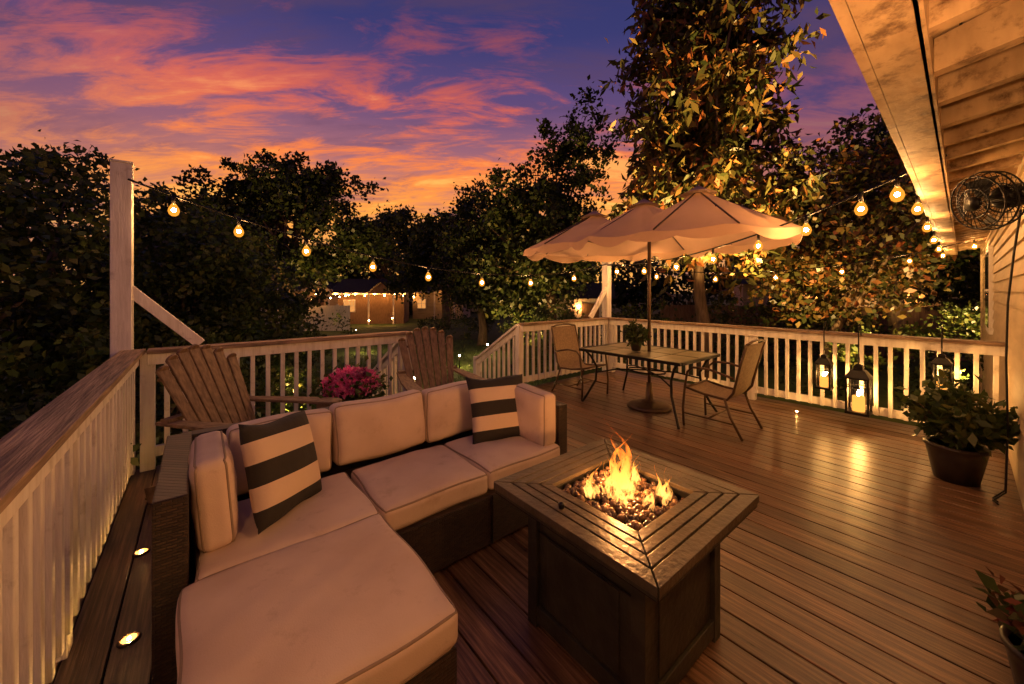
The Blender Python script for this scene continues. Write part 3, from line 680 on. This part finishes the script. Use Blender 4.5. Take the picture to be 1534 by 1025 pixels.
# umbrella
UO=Vector((1.76,4.88,0))
ap=Vector((.633,-.774,0))
b=B()
ang=math.atan2(ap.y,ap.x)
pk=[(.62,0,.99,2.68),(-.08,0,1.10,2.66),(-.88,0,1.04,2.64)]
def octd(x,y):
    return max(abs(x*math.cos(a)+y*math.sin(a)) for a in [math.pi*k/4+math.pi/8 for k in range(4)])
RIM=2.10
def field(x,y):
    best=-9
    for cx_,cy_,R,zp in pk:
        t=octd(x-cx_,y-cy_)/(R*.924)
        best=max(best,zp-(zp-RIM)*(t**.9))
    return best
NA=144;NR=26
vs=[];rim=[]
for i in range(NA):
    a=2*math.pi*i/NA;lo_,hi_=.2,3
    for _ in range(30):
        mid=(lo_+hi_)/2
        if field(-.08+mid*math.cos(a),mid*math.sin(a))>RIM: lo_=mid
        else: hi_=mid
    rim.append(lo_)
for j in range(NR+1):
    for i in range(NA):
        a=2*math.pi*i/NA;r=rim[i]*j/NR;x=-.08+r*math.cos(a);y=r*math.sin(a);vs.append((x,y,field(x,y)-.03*abs(math.sin(6*a))*j/NR))
fs=[(j*NA+i,j*NA+(i+1)%NA,(j+1)*NA+(i+1)%NA,(j+1)*NA+i) for j in range(NR) for i in range(NA)]
b.add(vs,fs,canopym,True)
vs=[]
for i in range(NA):
    a=2*math.pi*i/NA
    x=-.08+rim[i]*math.cos(a);y=rim[i]*math.sin(a);z=field(x,y)-.03*abs(math.sin(6*a))
    vs.append((x,y,z));vs.append((-.08+(rim[i]+.012)*math.cos(a),(rim[i]+.012)*math.sin(a),z-.05-.06*abs(math.sin(a*8))))
b.add(vs,[(2*i,2*((i+1)%NA),2*((i+1)%NA)+1,2*i+1) for i in range(NA)],canopym,True)
for cx_,cy_,R,zp in pk:
    b.lathe([(.20,-.075),(.10,-.03),(.03,.012),(0,.018)],(cx_,cy_,zp),canopym,16,smooth=True)
    b.lathe([(.015,.012),(.02,.03),(.0,.05)],(cx_,cy_,zp),bronze,10)
    for k in range(8):
        a=math.pi*k/4
        ex,ey=cx_+R*.97*math.cos(a),cy_+R*.97*math.sin(a)
        if field(ex,ey)<RIM+.08:
            b.tube([(cx_,cy_,zp-.03),(ex,ey,RIM+.0)],.009,bronze,6)
            b.tube([(cx_,cy_,zp-.45),((cx_+ex)/2,(cy_+ey)/2,(zp+RIM)/2-.02)],.007,bronze,6)
b.tube([(.62,0,2.6),(.62,0,2.2)],.014,bronze);b.tube([(-.88,0,2.58),(-.88,0,2.2)],.014,bronze)
b.tube([(-.88,0,2.22),(0,0,2.3),(.62,0,2.22)],.016,bronze)
b.tube([(0,0,.05),(0,0,2.6)],.021,bronze,12)
b.lathe([(.27,0),(.27,.03),(.22,.05),(.12,.075),(.05,.1),(.035,.3),(.035,.32)],(0,0,0),bronze,28)
b.obj('patio_umbrella',UO,ang)
# ---------------- potted plants
def potplant(name,loc,pr,ph,fr,fh,fz,mat,nl,leaf,pm=potm,stems=14):
    b=B();b.lathe([(pr*.72,0),(pr*.95,ph*.75),(pr,ph*.9),(pr*1.06,ph*.92),(pr*1.06,ph),(pr*.93,ph),(pr*.9,ph*.93)],(0,0,0),pm,26);b.lathe([(0,ph*.93),(pr*.9,ph*.93)],(0,0,0),soil_and_dark_fill,20)
    ends=[]
    for k in range(stems):
        d=rng.normal(size=3);d/=np.linalg.norm(d);d[2]=abs(d[2])
        e=Vector((d[0]*fr*.8,d[1]*fr*.8,fz+d[2]*fh*.75));ends.append(e)
        b.tube([(0,0,ph*.9),(e.x*.4,e.y*.4,ph+(e.z-ph)*.55),e],[.008,.006,.003],bark,5)
    o=b.obj(name,loc)
    c=[]
    for k in range(nl):
        e=random.choice(ends);t=random.uniform(.35,1.12);c.append((e.x*t+random.gauss(0,fr*.13),e.y*t+random.gauss(0,fr*.13),ph+(e.z-ph)*t+random.gauss(0,fh*.13)))
    leafmesh('leaves',c,mat,leaf,parent=o,up=.3,asp=.25)
    return o
potplant('potted_shrub',(3.50,3.0,0),.17,.28,.32,.32,.44,leafA,1900,.08,stems=26)
potplant('potted_coleus',(1.90,1.31,0),.13,.22,.20,.2,.24,leafR,800,.065)
potplant('table_plant',UO+Vector((-.16,.03,.722)),.075,.11,.17,.2,.16,leafA,600,.07)
# ---------------- lanterns
glassm,nt_,N_,L_=newmat('lantern_glass')
o_=N_.new('ShaderNodeOutputMaterial');t_=N_.new('ShaderNodeBsdfTransparent');g_=N_.new('ShaderNodeBsdfGlossy');g_.inputs['Roughness'].default_value=.05;x_=N_.new('ShaderNodeMixShader');x_.inputs[0].default_value=.07
L_.new(t_.outputs[0],x_.inputs[1]);L_.new(g_.outputs[0],x_.inputs[2]);L_.new(x_.outputs[0],o_.inputs[0])
wax=EM('candle_wax_glow',(1,.38,.06),1.8,0,False)  # glow of the burning candle put into the wax as emission
def lantern(p,q,z,s,hang=True):
    b=B()
    b.box((0,0,.012),(.17,.17,.024),blackmetal);b.box((0,0,.33),(.17,.17,.018),blackmetal)
    for sx in (-1,1):
        for sy in (-1,1): b.box((sx*.075,sy*.075,.17),(.014,.014,.31),blackmetal)
    for k in range(4):
        a=k*math.pi/2;c_,s_=math.cos(a),math.sin(a)
        b.box((c_*.075,s_*.075,.17),(.003 if k%2==0 else .14,.14 if k%2==0 else .003,.29),glassm)
        b.box((c_*.079,s_*.079,.25),(.005 if k%2==0 else .15,.15 if k%2==0 else .005,.008),blackmetal)
    b.lathe([(.125,.338),(.07,.40),(.045,.41),(.045,.44),(.02,.455),(0,.46)],(0,0,0),blackmetal,4,smooth=False,T=Matrix.Rotation(math.pi/4,4,'Z'))
    b.tube([(.035*math.cos(a*.524),0,.49+.035*math.sin(a*.524)) for a in range(12)],.004,blackmetal,6,closed=True)
    b.lathe([(.045,.024),(.045,.16),(.0,.162)],(0,0,0),wax,14)
    b.lathe([(.0,.16),(.013,.175),(.010,.2),(0,.22)],(0,0,0),candlem,8)
    b.v=[(v[0]*s,v[1]*s,v[2]*s) for v in b.v]
    if hang:
        top=1.03-z;b.tube([(0,0,.52*s),(0,0,top),(.03,.0,top+.08),(.09,0,top+.09),(.13,0,top+.03)],.006,blackmetal,6)
        b.tube([(.13,0,top+.03),(.13,0,top-.05)],.006,blackmetal,6)
    b.obj('candle_lantern',P(p,q,z),TH)
lantern(5.68,1.14,.34,.88);lantern(5.64,.83,.13,1.2);lantern(5.68,.22,.50,.8)
# ---------------- string lights
def catpts(a,c,sag,n=26):
    a=Vector(a);c=Vector(c);return [a.lerp(c,i/n)-Vector((0,0,4*sag*(i/n)*(1-i/n))) for i in range(n+1)]
def string(segs,ts,name='string_lights'):
    b=B()
    for (a,c,sag),tt in zip(segs,ts):
        a=Vector(a);c=Vector(c)
        b.tube(catpts(a,c,sag),.009,blackmetal,6)
        for t in tt:
            p_=a.lerp(c,t)-Vector((0,0,4*sag*t*(1-t)))
            b.tube([p_+Vector((0,0,.004)),p_-Vector((0,0,.07))],.014,blackmetal,8)
            x,y,z_=p_
            b.lathe([(.014,-.066),(.022,-.08),(.036,-.106),(.041,-.130),(.032,-.158),(.015,-.172),(0,-.174)],(x,y,z_),shell,12)
            b.ball((x,y,z_-.122),.017,core,6)
    b.obj(name)
Lp=P(-.46,4.40,2.40);Rp=P(PR,QB+.0,1.99)
T1=[.0445,.117,.207,.315,.425,.554,.698,.855]
Ev=Vector((2.80,2.45,2.36))
T2=[.077,.26,.424,.566,.698,.803,.895,.944]
string([(Lp,Rp,.45),(Rp,Ev,.22)],[T1,T2])
string([(H(4.2,.51,2.32),H(11.8,.51,2.32),.02)],[[.04,.22,.42,.65,.9]])
string([(Rp+Vector((0,0,-.02)),(9.2,6.5,2.75),.45)],[[.12,.26,.40,.55,.70,.84,.95]])
# ---------------- background buildings
b=B()
for i in range(34):
    b.box((i*.16,0,.75),(.15,.02,1.5),white)
for i in range(3): b.box((i*2.3,.03,.78),(.1,.1,1.6),white)
b.obj('white_fence',(-15.0,22.5,GZ),0.03)
siding=M('dark_timber_wall',(.16,.09,.05),(.25,.15,.09),scale=4,stretch=(6,6,1),rough=.8)
lit=EM('lit_window',(1,.40,.10),.8,0,False)
sbm=EM('shed_bulb',(1,.42,.10),330)
def cottage(name,loc,rz,wd,wallm,wins,h=2.2,lights=(),door=None):
    b=B();hw=wd/2
    b.box((0,0,h/2),(wd,3,h),wallm)
    b.add([(-hw-.3,-1.9,h-.1),(hw+.3,-1.9,h-.1),(hw+.3,0,h+1.0),(-hw-.3,0,h+1.0),(hw+.3,1.9,h-.1),(-hw-.3,1.9,h-.1)],[(0,1,2,3),(3,2,4,5)],shing)
    b.box((0,-1.91,h-.12),(wd+.6,.03,.12),white)
    for sx in (-1,1): b.add([(sx*hw,-1.5,h),(sx*hw,1.5,h),(sx*hw,0,h+.85)],[(0,1,2)],wallm)
    # front gable porch
    gx_=hw*.35
    b.add([(gx_-1.0,-2.3,h-.1),(gx_,-2.3,h+.75),(gx_,0,h+.75),(gx_-1.0,-.6,h-.1),(gx_+1.0,-2.3,h-.1),(gx_+1.0,-.6,h-.1)],[(0,1,2,3),(1,4,5,2)],shing)
    b.add([(gx_-.9,-2.2,h-.1),(gx_+.9,-2.2,h-.1),(gx_,-2.2,h+.66)],[(0,1,2)],wallm)
    for sx in (-1,1): b.box((gx_+sx*.85,-2.15,h/2-.05),(.1,.1,h-.1),white)
    for x in wins:
        b.box((x,-1.51,1.3),(.8,.04,.9),white);b.box((x,-1.535,1.3),(.68,.02,.78),lit);b.box((x,-1.55,1.3),(.03,.02,.8),white);b.box((x,-1.55,1.3),(.68,.018,.03),white)
    if door is not None: b.box((door,-1.52,1.0),(.8,.04,2.0),siding)
    for (x,y,z) in lights: b.ball((x,y,z),.04,sbm,6)
    b.obj(name,loc,rz)
cottage('garden_shed',(-10.4,29.0,GZ),.15,4.6,siding,(-1.5,),2.3,[(-2.3+i*.66,-2.0,2.15-.1*(i%2)) for i in range(8)]+[(-1.9,-3.0,.5),(.2,-3.2,.35),(1.7,-3.0,.5)],door=.8)
cottage('neighbour_cottage',(-16.5,31.0,GZ),.3,5.2,housepaint,(-1.7,),2.6,[(-2.2,-1.7,2.0),(.9,-2.4,2.1)],door=.9)
cottage('neighbour_cottage',(-6.2,34.0,GZ),-.1,4.4,housepaint,(-1.4,),2.4,[(.7,-2.4,2.0),(-2.0,-1.8,1.9)],door=.8)
b=B()
b.tube(catpts((-13.5,22,1.3),(-9.6,23,1.4),.25),.012,blackmetal,5)
for i in range(8):
    t=(i+.5)/8;b.ball(Vector((-13.5,22,1.3)).lerp(Vector((-9.6,23,1.4)),t)-Vector((0,0,.06+t*(1-t))),.035,sbm,6)
b.obj('garden_string_lights')
b=B()
b.box((0,0,1.05),(2.2,2,2.1),white);b.add([(-1.3,-1.2,2.05),(1.3,-1.2,2.05),(1.3,0,2.7),(-1.3,0,2.7),(1.3,1.2,2.05),(-1.3,1.2,2.05)],[(0,1,2,3),(3,2,4,5)],shing)
b.box((.3,-1.01,.95),(.7,.04,1.8),siding);b.box((-.6,-1.01,1.3),(.5,.04,.5),siding);b.ball((-.15,-1.1,1.7),.04,sbm,6)
b.obj('small_outbuilding',(3.1,16.6,GZ),-.2)
b=B()
for i in range(70): b.box((i*.15,0,.9),(.143,.02,1.8),siding)
for i in range(5): b.box((i*2.5,.05,.95),(.1,.1,1.9),siding)
b.obj('timber_fence',(6.0,15.2,GZ),-.25)
b=B();b.box((0,0,1.4),(9,5,2.8),housepaint);b.add([(-4.9,-2.9,2.7),(4.9,-2.9,2.7),(4.9,0,4.2),(-4.9,0,4.2),(4.9,2.9,2.7),(-4.9,2.9,2.7)],[(0,1,2,3),(3,2,4,5)],shing)
for x in (-3,0,3): b.box((x,-2.51,1.6),(1.1,.04,1.0),white);b.box((x,-2.535,1.6),(.94,.02,.84),lit if x==0 else soil_and_dark_fill)
for x in (-1.6,1.6): b.ball((x,-2.7,2.2),.05,sbm,6)  # bulbs added to brighten the house front
b.obj('neighbour_house',(16.5,19.0,GZ),-.45)
plm=EM('added_path_light_lens',(1,.60,.22),1900)
for x,y in ((-2.2,8.6),(-1.6,11.6),(-.9,14.0),(-5.6,14.5),(-.55,8.2),(-8.0,19.5)):  # lamps added along the lawn to light the grass
    b=B();b.tube([(0,0,0),(0,0,.42)],.012,blackmetal);b.lathe([(.07,.41),(.02,.46),(0,.47)],(0,0,0),blackmetal,14);b.ball((0,0,.385),.025,plm,6)
    b.obj('added_path_light',(x,y,GZ))
def uplight(x,y,tx,ty,tz,en,ang=60):  # unseen fixtures, added to brighten the trees and hedge
    b=B();b.tube([(0,0,0),(0,0,.12)],.012,blackmetal);b.lathe([(.03,.10),(.05,.14),(.055,.22),(.05,.22),(.045,.17),(0,.165)],(0,0,0),blackmetal,14)
    o=b.obj('added_uplight',(x,y,GZ))
    l=bpy.data.lights.new('added_uplight_lamp','SPOT');l.energy=en;l.color=(1,.55,.17);l.spot_size=math.radians(ang);l.spot_blend=.7;l.shadow_soft_size=.04
    lo=bpy.data.objects.new('added_uplight_lamp',l);sc.collection.objects.link(lo);lo.location=(0,0,.24)
    d=Vector((tx-x,ty-y,tz-GZ-.24));lo.rotation_euler=d.to_track_quat('-Z','Y').to_euler();lo.parent=o
uplight(4.2,7.2,5.0,10.2,7.2,17000,62)
uplight(6.9,7.6,8.4,9.8,3.0,1900,85)
uplight(-3.6,6.4,-6.3,7.6,2.0,450,100)
uplight(-6.5,12.8,-8.9,16,4.0,1500,90)
uplight(0,11.0,.8,14.6,4.0,1700,90)
uplight(10.6,8.8,12,12.5,4.0,2000,90)
